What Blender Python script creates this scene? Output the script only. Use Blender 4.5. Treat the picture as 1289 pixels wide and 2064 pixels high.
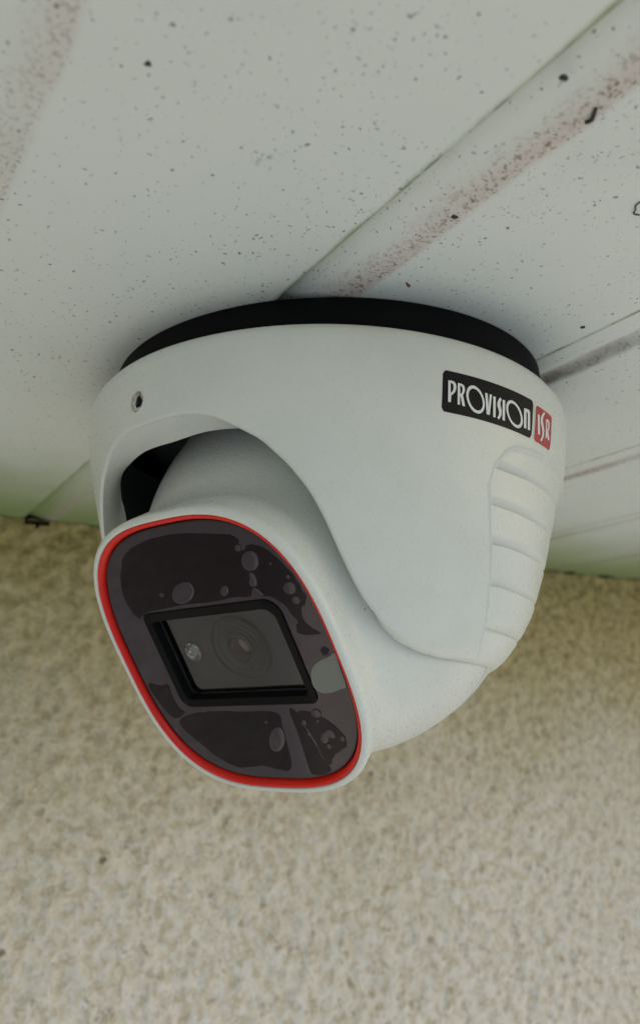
import bpy, bmesh, math, random
import numpy as np
from mathutils import Vector, Matrix
from mathutils.geometry import tessellate_polygon

for o in list(bpy.data.objects): bpy.data.objects.remove(o)
scene = bpy.context.scene
col = scene.collection
rnd = random.Random(7)
nrng = np.random.default_rng(7)
MM = 0.001

# ------------------------------------------------------------------ camera
cd = bpy.data.cameras.new('camera'); cam = bpy.data.objects.new('camera', cd); col.objects.link(cam)
pitch, roll = 0.2895, -0.02289
fwd = Vector((0, math.cos(pitch), math.sin(pitch))); right = Vector((1, 0, 0)); up = right.cross(fwd)
Rr = math.cos(roll)*right + math.sin(roll)*up; Uu = -math.sin(roll)*right + math.cos(roll)*up
mw = Matrix((( Rr.x, Uu.x, -fwd.x, 2.186*MM), (Rr.y, Uu.y, -fwd.y, -183.68*MM), (Rr.z, Uu.z, -fwd.z, -73.503*MM), (0, 0, 0, 1)))
cam.matrix_world = mw
cd.sensor_fit = 'VERTICAL'; cd.sensor_height = 36; cd.sensor_width = 36
cd.lens = 36*1581.02/2064
cd.shift_x = -40.14/2064; cd.shift_y = -88.39/2064
cd.clip_start = 0.005; cd.clip_end = 200
cd.dof.use_dof = True; cd.dof.focus_distance = 0.148; cd.dof.aperture_fstop = 21
scene.camera = cam

# ------------------------------------------------------------------ sky, sun, exposure
SUN_EL, SUN_AZ = math.radians(34), math.radians(352)      # azimuth of the place the sun stands at, from +x
world = bpy.data.worlds.new('World'); scene.world = world; world.use_nodes = True
wn = world.node_tree; wn.nodes.clear()
sky = wn.nodes.new('ShaderNodeTexSky'); sky.sky_type = 'NISHITA'; sky.sun_disc = False
sky.sun_elevation = SUN_EL; sky.sun_rotation = math.pi/2 - SUN_AZ
sky.air_density = 1.0; sky.dust_density = 1.2
bg = wn.nodes.new('ShaderNodeBackground'); bg.inputs[1].default_value = 0.15
wo = wn.nodes.new('ShaderNodeOutputWorld')
wn.links.new(sky.outputs[0], bg.inputs[0]); wn.links.new(bg.outputs[0], wo.inputs[0])
sd = bpy.data.lights.new('sun', 'SUN'); sun = bpy.data.objects.new('sun', sd); col.objects.link(sun)
sd.energy = 2.2; sd.angle = math.radians(3); sd.color = (1.0, 0.97, 0.93)
to_sun = Vector((math.cos(SUN_EL)*math.cos(SUN_AZ), math.cos(SUN_EL)*math.sin(SUN_AZ), math.sin(SUN_EL)))
sun.rotation_euler = to_sun.to_track_quat('Z', 'Y').to_euler()
vs = scene.view_settings
vs.view_transform = 'Standard'; vs.look = 'None'; vs.gamma = 1.0; vs.use_curve_mapping = False
vs.exposure = 0.5

# outlines in millimetres: lettering as (azimuth degrees, height), film and dark reflections on the face as (right, up)
BLACK_LETTERS = {"P":[[[24.14,-19.79],[24.87,-19.72],[25.47,-19.81],[25.88,-20.23],[25.96,-20.88],[25.79,-21.56],[25.4,-22.11],[24.91,-22.49],[24.85,-23.8],[24.26,-23.79]],[[24.66,-20.2],[24.97,-20.19],[25.29,-20.45],[25.35,-20.99],[25.21,-21.56],[24.91,-21.94],[24.76,-21.96]]],"R":[[[26.25,-19.89],[26.96,-19.88],[27.48,-19.99],[27.84,-20.33],[27.93,-20.93],[27.79,-21.51],[27.52,-21.89],[27.74,-22.72],[28.11,-23.96],[27.52,-24.03],[27.22,-23.15],[26.96,-22.33],[26.83,-22.36],[26.9,-23.93],[26.37,-23.89]],[[26.76,-20.32],[27.05,-20.33],[27.32,-20.62],[27.37,-21.15],[27.23,-21.62],[26.91,-21.83]]],"O":[[[32.77,-22.18],[32.83,-22.76],[32.78,-23.29],[32.61,-23.78],[32.35,-24.17],[32.0,-24.46],[31.57,-24.64],[31.08,-24.69],[30.56,-24.63],[30.03,-24.45],[29.55,-24.14],[29.1,-23.75],[28.75,-23.26],[28.49,-22.71],[28.31,-22.15],[28.25,-21.59],[28.32,-21.05],[28.46,-20.58],[28.71,-20.19],[29.06,-19.89],[29.48,-19.7],[29.96,-19.64],[30.46,-19.71],[30.97,-19.9],[31.48,-20.19],[31.91,-20.6],[32.3,-21.08],[32.58,-21.62]],[[32.24,-22.21],[32.32,-22.64],[32.29,-23.05],[32.15,-23.44],[31.96,-23.73],[31.67,-23.97],[31.35,-24.1],[30.98,-24.14],[30.58,-24.08],[30.19,-23.93],[29.81,-23.69],[29.48,-23.37],[29.2,-22.99],[28.98,-22.58],[28.84,-22.13],[28.79,-21.7],[28.82,-21.29],[28.93,-20.92],[29.14,-20.61],[29.38,-20.4],[29.72,-20.25],[30.06,-20.22],[30.46,-20.27],[30.86,-20.42],[31.24,-20.66],[31.57,-20.98],[31.88,-21.35],[32.11,-21.77]]],"V":[[[32.78,-20.39],[33.43,-20.36],[33.84,-22.99],[33.98,-20.38],[34.58,-20.34],[34.23,-24.34],[33.42,-24.35]]],"I":[[[34.93,-20.56],[35.59,-20.49],[35.84,-24.47],[35.16,-24.47]]],"S":[[[36.74,-20.32],[37.32,-20.62],[37.03,-21.0],[36.93,-21.59],[37.16,-22.21],[37.4,-22.83],[37.34,-23.64],[37.1,-24.25],[36.69,-24.63],[36.28,-24.32],[36.55,-23.98],[36.7,-23.34],[36.47,-22.72],[36.16,-22.22],[36.08,-21.57],[36.32,-20.94]]],"I2":[[[37.52,-20.59],[38.25,-20.52],[38.49,-24.48],[37.78,-24.47]]],"O2":[[[43.96,-22.49],[44.09,-23.04],[44.07,-23.56],[43.88,-24.04],[43.62,-24.41],[43.25,-24.68],[42.76,-24.84],[42.17,-24.9],[41.54,-24.83],[40.91,-24.64],[40.29,-24.35],[39.73,-23.96],[39.3,-23.47],[38.96,-22.94],[38.72,-22.39],[38.62,-21.84],[38.65,-21.32],[38.8,-20.86],[39.09,-20.48],[39.45,-20.21],[39.93,-20.03],[40.48,-19.98],[41.04,-20.06],[41.68,-20.24],[42.27,-20.54],[42.84,-20.93],[43.31,-21.41],[43.69,-21.94]],[[43.28,-22.51],[43.37,-22.94],[43.38,-23.34],[43.25,-23.71],[43.03,-24.01],[42.75,-24.22],[42.38,-24.34],[41.95,-24.37],[41.47,-24.32],[41.0,-24.16],[40.51,-23.94],[40.11,-23.62],[39.78,-23.24],[39.5,-22.83],[39.31,-22.4],[39.25,-21.96],[39.24,-21.57],[39.34,-21.22],[39.56,-20.92],[39.84,-20.71],[40.19,-20.58],[40.6,-20.55],[41.07,-20.6],[41.51,-20.76],[41.97,-21.0],[42.41,-21.3],[42.78,-21.67],[43.06,-22.09]]],"n":[[[44.3,-20.43],[45.21,-20.29],[46.17,-20.29],[46.55,-20.73],[46.87,-24.21],[45.99,-24.28],[45.7,-21.21],[45.35,-20.83],[45.17,-20.96],[45.46,-24.24],[44.59,-24.29]]]}
RED_LETTERS = {"I":[[[49.55,-20.12],[50.41,-20.0],[50.99,-23.96],[50.07,-24.05]]],"S":[[[52.35,-18.7],[52.84,-18.91],[52.08,-19.89],[51.9,-20.79],[52.45,-21.72],[52.83,-22.57],[52.72,-23.81],[52.03,-25.07],[51.41,-24.94],[51.88,-24.06],[52.0,-23.06],[51.58,-22.22],[51.03,-21.42],[50.93,-20.49],[51.46,-19.59]]],"R":[[[53.37,-19.9],[54.57,-19.71],[55.24,-19.99],[55.47,-20.78],[55.26,-21.71],[54.84,-22.08],[55.89,-23.72],[54.86,-23.86],[54.22,-22.76],[54.4,-23.68],[53.66,-23.83]],[[54.06,-20.29],[54.5,-20.3],[54.73,-21.01],[54.59,-21.67],[54.25,-21.9]]]}
ADHERED_AND_REFLECTIONS = [[[-9.43,25.36],[-3.46,26.03],[4.22,25.6],[12.74,24.15],[14.63,23.22],[15.1,22.41],[14.56,20.78],[15.65,20.62],[16.66,21.44],[19.21,20.82],[21.49,18.56],[23.61,14.91],[24.18,11.45],[24.53,10.44],[23.63,9.07],[22.19,7.74],[22.15,5.26],[24.44,3.06],[19.88,3.34],[19.79,4.96],[20.51,5.91],[19.69,7.74],[19.25,9.44],[17.69,10.7],[15.78,11.52],[12.33,11.7],[8.82,11.93],[3.69,11.71],[-4.18,11.74],[-12.02,11.45],[-16.44,10.75],[-18.19,9.94],[-19.31,12.18],[-19.61,15.37],[-18.01,19.14],[-15.43,22.7],[-12.49,24.47]],[[-18.11,-13.11],[-13.34,-12.35],[-9.04,-12.19],[0.23,-12.38],[6.95,-12.85],[6.51,-16.33],[5.86,-20.32],[4.26,-25.68],[0.14,-25.68],[-2.81,-25.04],[-9.16,-25.63],[-12.58,-24.17],[-15.56,-21.74],[-18.64,-18.04],[-20.61,-14.93]],[[11.9,-12.61],[15.86,-12.91],[16.94,-13.68],[19.09,-15.87],[20.39,-18.03],[19.73,-20.2],[17.85,-21.32],[15.93,-22.45],[14.6,-24.15],[13.77,-24.06],[13.25,-21.93],[12.95,-18.03],[11.82,-14.7]],[[10.26,-12.03],[11.5,-12.82],[11.69,-14.98],[12.37,-18.03],[13.0,-22.5],[13.9,-25.75],[9.02,-26.7],[9.32,-21.42],[9.86,-16.35]],[[-24.4,-5.09],[-20.96,-5.72],[-18.71,-5.33],[-19.03,-8.21],[-18.74,-10.96],[-17.7,-12.38],[-21.33,-13.55],[-23.58,-10.22]]]
BUBBLES = [[[-1.14,13.25],[-1.75,12.84],[-2.44,12.49],[-3.17,12.23],[-3.9,12.06],[-4.6,12.01],[-5.23,12.07],[-5.75,12.24],[-6.14,12.51],[-6.37,12.86],[-6.45,13.29],[-6.35,13.76],[-6.09,14.26],[-5.68,14.75],[-5.15,15.22],[-4.52,15.63],[-3.82,15.97],[-3.09,16.22],[-2.36,16.37],[-1.68,16.41],[-1.08,16.34],[-0.58,16.17],[-0.2,15.9],[0.03,15.55],[0.1,15.14],[0.01,14.68],[-0.23,14.2],[-0.62,13.71]],[[7.78,13.03],[7.55,12.84],[7.3,12.68],[7.04,12.56],[6.78,12.49],[6.55,12.47],[6.35,12.51],[6.18,12.59],[6.07,12.72],[6.01,12.9],[6.01,13.1],[6.07,13.32],[6.18,13.56],[6.35,13.79],[6.55,14.01],[6.79,14.2],[7.04,14.36],[7.3,14.47],[7.55,14.54],[7.78,14.56],[7.98,14.52],[8.15,14.44],[8.26,14.31],[8.31,14.14],[8.32,13.94],[8.26,13.71],[8.15,13.48],[7.99,13.25]],[[14.9,20.97],[14.79,20.84],[14.66,20.73],[14.51,20.63],[14.36,20.57],[14.2,20.54],[14.06,20.54],[13.93,20.57],[13.82,20.64],[13.74,20.73],[13.69,20.85],[13.67,20.99],[13.69,21.13],[13.75,21.28],[13.83,21.43],[13.94,21.56],[14.07,21.67],[14.22,21.77],[14.37,21.83],[14.53,21.86],[14.67,21.86],[14.8,21.82],[14.91,21.76],[14.99,21.66],[15.04,21.54],[15.05,21.41],[15.03,21.27],[14.98,21.12]],[[17.62,17.94],[17.32,17.55],[16.95,17.21],[16.53,16.92],[16.07,16.72],[15.6,16.6],[15.13,16.58],[14.71,16.65],[14.34,16.82],[14.04,17.07],[13.84,17.39],[13.74,17.76],[13.75,18.17],[13.86,18.6],[14.08,19.02],[14.38,19.41],[14.76,19.75],[15.19,20.03],[15.65,20.23],[16.12,20.34],[16.58,20.35],[16.99,20.27],[17.35,20.11],[17.64,19.86],[17.84,19.55],[17.93,19.18],[17.93,18.77],[17.82,18.35]],[[14.54,16.32],[15.41,16.06],[15.61,14.94],[15.02,13.76],[13.97,13.54],[13.47,14.2],[14.17,15.12]],[[13.99,13.33],[14.78,13.04],[15.74,11.67],[14.63,11.54],[12.79,11.65]],[[23.13,12.01],[22.95,11.77],[22.7,11.55],[22.42,11.38],[22.11,11.25],[21.78,11.18],[21.46,11.16],[21.15,11.21],[20.89,11.32],[20.67,11.47],[20.51,11.68],[20.41,11.91],[20.4,12.17],[20.45,12.44],[20.58,12.7],[20.77,12.95],[21.01,13.16],[21.3,13.34],[21.61,13.46],[21.94,13.53],[22.26,13.54],[22.56,13.49],[22.82,13.38],[23.04,13.23],[23.2,13.03],[23.29,12.79],[23.31,12.54],[23.25,12.27]],[[22.84,14.33],[22.79,14.25],[22.71,14.19],[22.62,14.14],[22.53,14.1],[22.43,14.09],[22.34,14.09],[22.25,14.11],[22.17,14.15],[22.11,14.21],[22.06,14.28],[22.04,14.36],[22.04,14.45],[22.06,14.53],[22.1,14.62],[22.16,14.69],[22.23,14.76],[22.32,14.81],[22.41,14.84],[22.51,14.86],[22.61,14.86],[22.7,14.83],[22.77,14.79],[22.84,14.73],[22.88,14.66],[22.9,14.58],[22.9,14.5],[22.89,14.41]],[[22.88,9.69],[22.75,9.55],[22.59,9.42],[22.41,9.32],[22.22,9.26],[22.02,9.23],[21.82,9.24],[21.64,9.28],[21.48,9.36],[21.36,9.47],[21.27,9.61],[21.23,9.76],[21.23,9.92],[21.28,10.09],[21.37,10.25],[21.5,10.4],[21.66,10.52],[21.84,10.62],[22.04,10.68],[22.24,10.71],[22.43,10.7],[22.61,10.65],[22.76,10.57],[22.89,10.46],[22.97,10.33],[23.01,10.18],[23.01,10.02],[22.97,9.85]],[[20.18,17.25],[20.14,17.2],[20.08,17.16],[20.02,17.13],[19.96,17.11],[19.89,17.1],[19.83,17.1],[19.77,17.11],[19.72,17.13],[19.68,17.17],[19.66,17.21],[19.64,17.26],[19.65,17.31],[19.66,17.36],[19.69,17.41],[19.74,17.46],[19.79,17.5],[19.85,17.53],[19.91,17.55],[19.98,17.56],[20.04,17.56],[20.1,17.55],[20.15,17.53],[20.19,17.49],[20.21,17.45],[20.23,17.4],[20.23,17.35],[20.21,17.3]],[[-8.35,14.22],[-8.45,14.12],[-8.57,14.05],[-8.71,13.99],[-8.85,13.95],[-9.0,13.94],[-9.13,13.95],[-9.26,13.99],[-9.36,14.05],[-9.44,14.13],[-9.48,14.23],[-9.5,14.33],[-9.48,14.45],[-9.43,14.56],[-9.36,14.66],[-9.25,14.76],[-9.13,14.84],[-9.0,14.89],[-8.85,14.93],[-8.71,14.94],[-8.57,14.93],[-8.45,14.89],[-8.35,14.83],[-8.27,14.75],[-8.23,14.65],[-8.21,14.55],[-8.23,14.44],[-8.27,14.32]],[[5.26,-19.87],[4.74,-20.42],[4.18,-20.89],[3.61,-21.25],[3.07,-21.48],[2.58,-21.58],[2.16,-21.54],[1.85,-21.35],[1.64,-21.02],[1.57,-20.58],[1.62,-20.05],[1.8,-19.45],[2.1,-18.82],[2.5,-18.18],[2.98,-17.57],[3.51,-17.03],[4.07,-16.57],[4.63,-16.22],[5.16,-16.0],[5.64,-15.92],[6.04,-15.97],[6.35,-16.16],[6.54,-16.48],[6.62,-16.91],[6.57,-17.42],[6.4,-18.01],[6.12,-18.63],[5.73,-19.26]],[[3.55,-14.83],[3.49,-14.9],[3.42,-14.97],[3.33,-15.03],[3.24,-15.07],[3.15,-15.1],[3.06,-15.11],[2.97,-15.11],[2.9,-15.09],[2.85,-15.05],[2.81,-15.0],[2.79,-14.93],[2.79,-14.86],[2.81,-14.78],[2.85,-14.71],[2.91,-14.63],[2.99,-14.57],[3.07,-14.51],[3.17,-14.46],[3.26,-14.44],[3.35,-14.42],[3.43,-14.43],[3.51,-14.45],[3.56,-14.49],[3.6,-14.54],[3.62,-14.6],[3.62,-14.68],[3.6,-14.75]],[[12.91,-15.16],[12.81,-15.29],[12.69,-15.4],[12.55,-15.49],[12.41,-15.56],[12.27,-15.6],[12.13,-15.61],[12.0,-15.59],[11.9,-15.54],[11.82,-15.45],[11.77,-15.35],[11.75,-15.23],[11.77,-15.09],[11.81,-14.95],[11.89,-14.81],[11.99,-14.68],[12.11,-14.57],[12.25,-14.48],[12.39,-14.41],[12.53,-14.37],[12.67,-14.36],[12.79,-14.38],[12.9,-14.44],[12.98,-14.52],[13.03,-14.62],[13.05,-14.74],[13.03,-14.88],[12.99,-15.02]],[[12.9,-17.64],[12.81,-17.74],[12.72,-17.82],[12.61,-17.88],[12.5,-17.93],[12.38,-17.95],[12.28,-17.95],[12.18,-17.92],[12.1,-17.87],[12.04,-17.8],[12.0,-17.72],[11.99,-17.62],[12.0,-17.52],[12.04,-17.41],[12.1,-17.31],[12.19,-17.21],[12.28,-17.13],[12.39,-17.07],[12.5,-17.02],[12.62,-17.0],[12.72,-17.01],[12.82,-17.03],[12.9,-17.08],[12.96,-17.15],[13.0,-17.23],[13.01,-17.33],[13.0,-17.43],[12.96,-17.54]],[[16.47,-18.74],[16.25,-19.0],[16.01,-19.23],[15.76,-19.41],[15.5,-19.53],[15.26,-19.59],[15.04,-19.59],[14.85,-19.52],[14.71,-19.39],[14.62,-19.21],[14.59,-18.98],[14.62,-18.72],[14.7,-18.44],[14.83,-18.15],[15.01,-17.87],[15.23,-17.61],[15.47,-17.38],[15.73,-17.21],[15.98,-17.09],[16.22,-17.03],[16.44,-17.03],[16.62,-17.1],[16.76,-17.23],[16.85,-17.41],[16.88,-17.64],[16.86,-17.9],[16.78,-18.18],[16.64,-18.46]],[[18.21,-18.14],[18.05,-18.29],[17.86,-18.41],[17.64,-18.47],[17.41,-18.49],[17.17,-18.46],[16.95,-18.38],[16.74,-18.25],[16.57,-18.08],[16.43,-17.89],[16.35,-17.67],[16.31,-17.45],[16.33,-17.22],[16.4,-17.01],[16.51,-16.83],[16.67,-16.67],[16.87,-16.56],[17.09,-16.5],[17.32,-16.48],[17.56,-16.52],[17.78,-16.6],[17.98,-16.73],[18.16,-16.89],[18.29,-17.08],[18.38,-17.3],[18.41,-17.52],[18.4,-17.74],[18.33,-17.95]],[[16.29,-20.45],[16.18,-20.57],[16.06,-20.67],[15.93,-20.75],[15.8,-20.81],[15.67,-20.83],[15.55,-20.83],[15.45,-20.79],[15.36,-20.73],[15.3,-20.64],[15.27,-20.53],[15.27,-20.41],[15.3,-20.28],[15.36,-20.15],[15.44,-20.02],[15.55,-19.9],[15.67,-19.8],[15.8,-19.72],[15.93,-19.66],[16.06,-19.64],[16.18,-19.64],[16.28,-19.68],[16.37,-19.74],[16.42,-19.83],[16.45,-19.94],[16.45,-20.06],[16.43,-20.19],[16.37,-20.32]],[[15.98,-14.81],[15.93,-14.88],[15.87,-14.94],[15.8,-15.0],[15.72,-15.04],[15.65,-15.07],[15.58,-15.08],[15.52,-15.07],[15.46,-15.05],[15.42,-15.02],[15.4,-14.97],[15.39,-14.91],[15.39,-14.84],[15.42,-14.77],[15.46,-14.69],[15.51,-14.62],[15.57,-14.56],[15.64,-14.5],[15.71,-14.46],[15.79,-14.43],[15.86,-14.42],[15.92,-14.43],[15.98,-14.45],[16.02,-14.48],[16.04,-14.53],[16.05,-14.59],[16.04,-14.66],[16.02,-14.73]],[[16.88,-13.57],[16.68,-13.73],[16.46,-13.84],[16.21,-13.92],[15.96,-13.95],[15.72,-13.93],[15.49,-13.87],[15.3,-13.76],[15.14,-13.62],[15.03,-13.45],[14.98,-13.25],[14.98,-13.05],[15.04,-12.84],[15.15,-12.64],[15.31,-12.46],[15.51,-12.31],[15.73,-12.2],[15.98,-12.12],[16.23,-12.1],[16.47,-12.11],[16.69,-12.18],[16.89,-12.28],[17.04,-12.42],[17.15,-12.59],[17.2,-12.79],[17.2,-12.99],[17.14,-13.2],[17.03,-13.4]],[[20.01,-18.79],[19.91,-18.9],[19.79,-19.0],[19.67,-19.08],[19.54,-19.13],[19.41,-19.16],[19.3,-19.15],[19.19,-19.12],[19.11,-19.05],[19.06,-18.97],[19.03,-18.86],[19.03,-18.74],[19.05,-18.61],[19.11,-18.48],[19.19,-18.36],[19.29,-18.24],[19.4,-18.14],[19.53,-18.06],[19.66,-18.01],[19.78,-17.99],[19.9,-18.0],[20.0,-18.03],[20.08,-18.09],[20.14,-18.18],[20.17,-18.28],[20.17,-18.4],[20.14,-18.53],[20.09,-18.66]]]
TAB = [[18.6,-4.97],[19.96,-3.22],[22.14,-2.07],[24.33,-1.44],[25.63,-0.93],[25.45,-4.04],[25.19,-7.5],[23.56,-8.16],[21.38,-8.75],[19.19,-8.67],[18.1,-7.31]]
DARKDOT = [[24.49,-0.7],[24.37,-0.85],[24.21,-0.98],[24.02,-1.08],[23.82,-1.15],[23.61,-1.18],[23.41,-1.17],[23.22,-1.12],[23.06,-1.03],[22.93,-0.91],[22.83,-0.77],[22.79,-0.61],[22.79,-0.43],[22.83,-0.25],[22.92,-0.09],[23.05,0.07],[23.21,0.2],[23.4,0.3],[23.6,0.36],[23.8,0.39],[24.01,0.38],[24.19,0.33],[24.35,0.24],[24.48,0.12],[24.58,-0.02],[24.62,-0.18],[24.63,-0.36],[24.58,-0.53]]

# ------------------------------------------------------------------ helpers
def tag(o, label=None, cat=None, group=None, kind=None):
    for k, v in (('label', label), ('category', cat), ('group', group), ('kind', kind)):
        if v: o[k] = v
    return o

def link(o, parent=None):
    col.objects.link(o)
    if parent is not None: o.parent = parent
    return o

def empty(name, loc=(0, 0, 0), rz=0.0):
    o = bpy.data.objects.new(name, None); o.location = loc; o.rotation_euler = (0, 0, rz); o.empty_display_size = 0.01
    return link(o)

def mesh_obj(name, verts, faces, mat, parent=None, smooth=True, angle=None):
    """verts in millimetres"""
    me = bpy.data.meshes.new(name)
    v = np.asarray(verts, float)*MM
    me.from_pydata(v.tolist(), [], [tuple(int(i) for i in f) for f in faces])
    me.validate()
    me.polygons.foreach_set('use_smooth', [smooth]*len(me.polygons))
    if mat is not None: me.materials.append(mat)
    if smooth and angle: me.set_sharp_from_angle(angle=math.radians(angle))
    return link(bpy.data.objects.new(name, me), parent)

def grid_faces(nr, nc, wrap=False, flip=False):
    f = []
    for i in range(nr-1):
        for j in range(nc if wrap else nc-1):
            k = (j+1) % nc
            q = (i*nc+j, i*nc+k, (i+1)*nc+k, (i+1)*nc+j)
            f.append(q[::-1] if flip else q)
    return f

# the turret hangs a couple of degrees out of true against the soffit
TX, TY = -0.04765, 0.02728
def T(v):
    v = np.asarray(v, float); o = v.copy()
    o[:, 0] = v[:, 0] + TY*v[:, 2]; o[:, 1] = v[:, 1] - TX*v[:, 2]; o[:, 2] = v[:, 2] - TY*v[:, 0] + TX*v[:, 1]
    return o

def polar(azd, r, z):
    """azimuth in degrees from the viewer's side (-y), growing to the right (+x)"""
    a = np.radians(azd); return np.stack([np.sin(a)*r, -np.cos(a)*r, np.asarray(z)+0*a], -1)

def smooth01(x): x = np.clip(x, 0, 1); return x*x*(3-2*x)

def catmull(p, n=4):
    p = np.asarray(p, float); o = []
    for i in range(len(p)):
        a, b, c, d = p[i-1], p[i], p[(i+1) % len(p)], p[(i+2) % len(p)]
        for k in range(n):
            t = k/n; o.append(.5*(2*b+(c-a)*t+(2*a-5*b+4*c-d)*t*t+(3*b-a-3*c+d)*t**3))
    return np.array(o)

# ------------------------------------------------------------------ materials
class NT:
    def __init__(s, name):
        s.m = bpy.data.materials.new(name); s.m.use_nodes = True; s.t = s.m.node_tree
        s.b = s.t.nodes['Principled BSDF']
        s.out = s.t.nodes['Material Output']
        s.tc = None
    def n(s, typ, **kw):
        x = s.t.nodes.new(typ)
        for k, v in kw.items(): setattr(x, k, v)
        return x
    def put(s, sock, v):
        if isinstance(v, bpy.types.NodeSocket): s.t.links.new(v, sock)
        elif isinstance(v, (tuple, list)): sock.default_value = (*v, 1) if len(v) == 3 and sock.type == 'RGBA' else v
        else: sock.default_value = v
    def obj(s):
        if not s.tc: s.tc = s.n('ShaderNodeTexCoord')
        return s.tc.outputs['Object']
    def math(s, op, a, b=0.0, c=0.0, clamp=False):
        x = s.n('ShaderNodeMath', operation=op, use_clamp=clamp)
        s.put(x.inputs[0], a); s.put(x.inputs[1], b); s.put(x.inputs[2], c); return x.outputs[0]
    def noise(s, scale, detail=2, rough=.5, vec=None, dist=0.0, color=False):
        x = s.n('ShaderNodeTexNoise'); s.put(x.inputs['Vector'], vec or s.obj())
        s.put(x.inputs['Scale'], scale); s.put(x.inputs['Detail'], detail); s.put(x.inputs['Roughness'], rough); s.put(x.inputs['Distortion'], dist)
        return x.outputs['Color'] if color else x.outputs['Fac']
    def voro(s, scale, vec=None, feature='F1', rand=1.0):
        x = s.n('ShaderNodeTexVoronoi', feature=feature); s.put(x.inputs['Vector'], vec or s.obj()); s.put(x.inputs['Scale'], scale); s.put(x.inputs['Randomness'], rand)
        return x
    def maprange(s, v, a, b, c=0.0, d=1.0, smooth=True):
        x = s.n('ShaderNodeMapRange', interpolation_type='SMOOTHSTEP' if smooth else 'LINEAR')
        for i, q in enumerate((v, a, b, c, d)): s.put(x.inputs[i], q)
        return x.outputs[0]
    def mix(s, f, a, b, blend='MIX'):
        x = s.n('ShaderNodeMix', data_type='RGBA', blend_type=blend)
        s.put(x.inputs[0], f); s.put(x.inputs[6], a); s.put(x.inputs[7], b); return x.outputs[2]
    def vmath(s, op, a, b):
        x = s.n('ShaderNodeVectorMath', operation=op); s.put(x.inputs[0], a); s.put(x.inputs[1], b); return x.outputs[0]
    def attr(s, name):
        x = s.n('ShaderNodeAttribute'); x.attribute_name = name; return x.outputs['Fac']
    def bump(s, h, dist, strength=1.0, normal=None):
        x = s.n('ShaderNodeBump'); s.put(x.inputs['Height'], h); s.put(x.inputs['Distance'], dist); s.put(x.inputs['Strength'], strength)
        if normal: s.put(x.inputs['Normal'], normal)
        return x.outputs[0]
    def set(s, **kw):
        names = dict(color='Base Color', rough='Roughness', metal='Metallic', ior='IOR', spec='Specular IOR Level', normal='Normal', coat='Coat Weight', coat_rough='Coat Roughness', alpha='Alpha', trans='Transmission Weight', sheen='Sheen Weight')
        for k, v in kw.items(): s.put(s.b.inputs[names[k]], v)
        return s.m

def mat_paint(name, grain, amp, rough=.31):
    m = NT(name)
    g = m.noise(grain, 3, .6)
    v = m.noise(60, 3, .6)
    c = m.mix(m.maprange(v, .35, .7), (.735, .745, .685), (.70, .715, .655))
    sp = m.voro(330); r = m.n('ShaderNodeSeparateColor'); m.put(r.inputs[0], sp.outputs['Color'])
    dot = m.math('MULTIPLY', m.math('LESS_THAN', sp.outputs['Distance'], m.math('MULTIPLY', r.outputs[1], .055)), m.math('GREATER_THAN', r.outputs[0], .965))
    smu = m.maprange(m.noise(38, 5, .65), .60, .80, 0, .26)
    c = m.mix(smu, c, (.42, .42, .37))
    c = m.mix(m.math('MULTIPLY', dot, .8), c, (.08, .08, .075))
    return m.set(color=c, rough=m.maprange(g, .3, .7, rough-.05, rough+.07), spec=.5, normal=m.bump(g, amp))

M = {}
M['shell'] = mat_paint('shell_white', 1900, .00006)
M['ball'] = mat_paint('ball_white', 1500, .00014)
m = NT('rubber_black'); M['rubber'] = m.set(color=(.0035, .0035, .004), rough=.7, spec=.12, normal=m.bump(m.noise(900, 2), .00004))
m = NT('plastic_black'); M['black'] = m.set(color=(.004, .004, .0045), rough=.4, spec=.08, normal=m.bump(m.noise(1600, 2), .00003))
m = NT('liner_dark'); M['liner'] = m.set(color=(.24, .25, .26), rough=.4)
m = NT('trim_red'); c = m.mix(m.noise(300, 3), (.82, .016, .007), (.72, .013, .006)); M['red'] = m.set(color=c, rough=.25, spec=.35)
m = NT('glass_dark')
M['glass'] = m.set(color=(.005, .0045, .005), rough=.06, spec=.5)
m = NT('film_stuck_and_reflection'); w = m.noise(90, 2)
M['stuck_and_reflection'] = m.set(color=(.0060, .0020, .0058), rough=.05, spec=.18, normal=m.bump(w, .0001, .3))
m = NT('film_lifted'); w = m.noise(110, 3)
M['lifted'] = m.set(color=(.0165, .0065, .0205), rough=.05, spec=.58, normal=m.bump(w, .0002, .35))
m = NT('tab_clear'); M['tab'] = m.set(color=(.16, .17, .155), rough=.35, spec=.5)
m = NT('print_black'); M['pblack'] = m.set(color=(.003, .003, .005), rough=.45, spec=.18, normal=m.bump(m.noise(1900, 2), .00004))
m = NT('print_red'); M['pred'] = m.set(color=(.44, .028, .032), rough=.4, normal=m.bump(m.noise(1900, 2), .00004))
m = NT('print_white'); M['pwhite'] = m.set(color=(.80, .80, .76), rough=.45)
m = NT('steel'); M['steel'] = m.set(color=(.62, .6, .57), rough=.22, metal=1.0)
m = NT('board_dark'); M['board'] = m.set(color=m.mix(m.noise(400, 3), (.085, .078, .085), (.10, .093, .10)), rough=.45)
m = NT('barrel_dark'); M['barrel'] = m.set(color=(.05, .046, .051), rough=.36)
m = NT('lens_coating'); M['lens'] = m.set(color=(.09, .02, .02), rough=.05, spec=.8, coat=1.0)
m = NT('lamp_chip'); M['lamp'] = m.set(color=(.8, .79, .75), rough=.15, metal=.9, normal=m.bump(m.noise(1400, 3), .0006))
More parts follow.
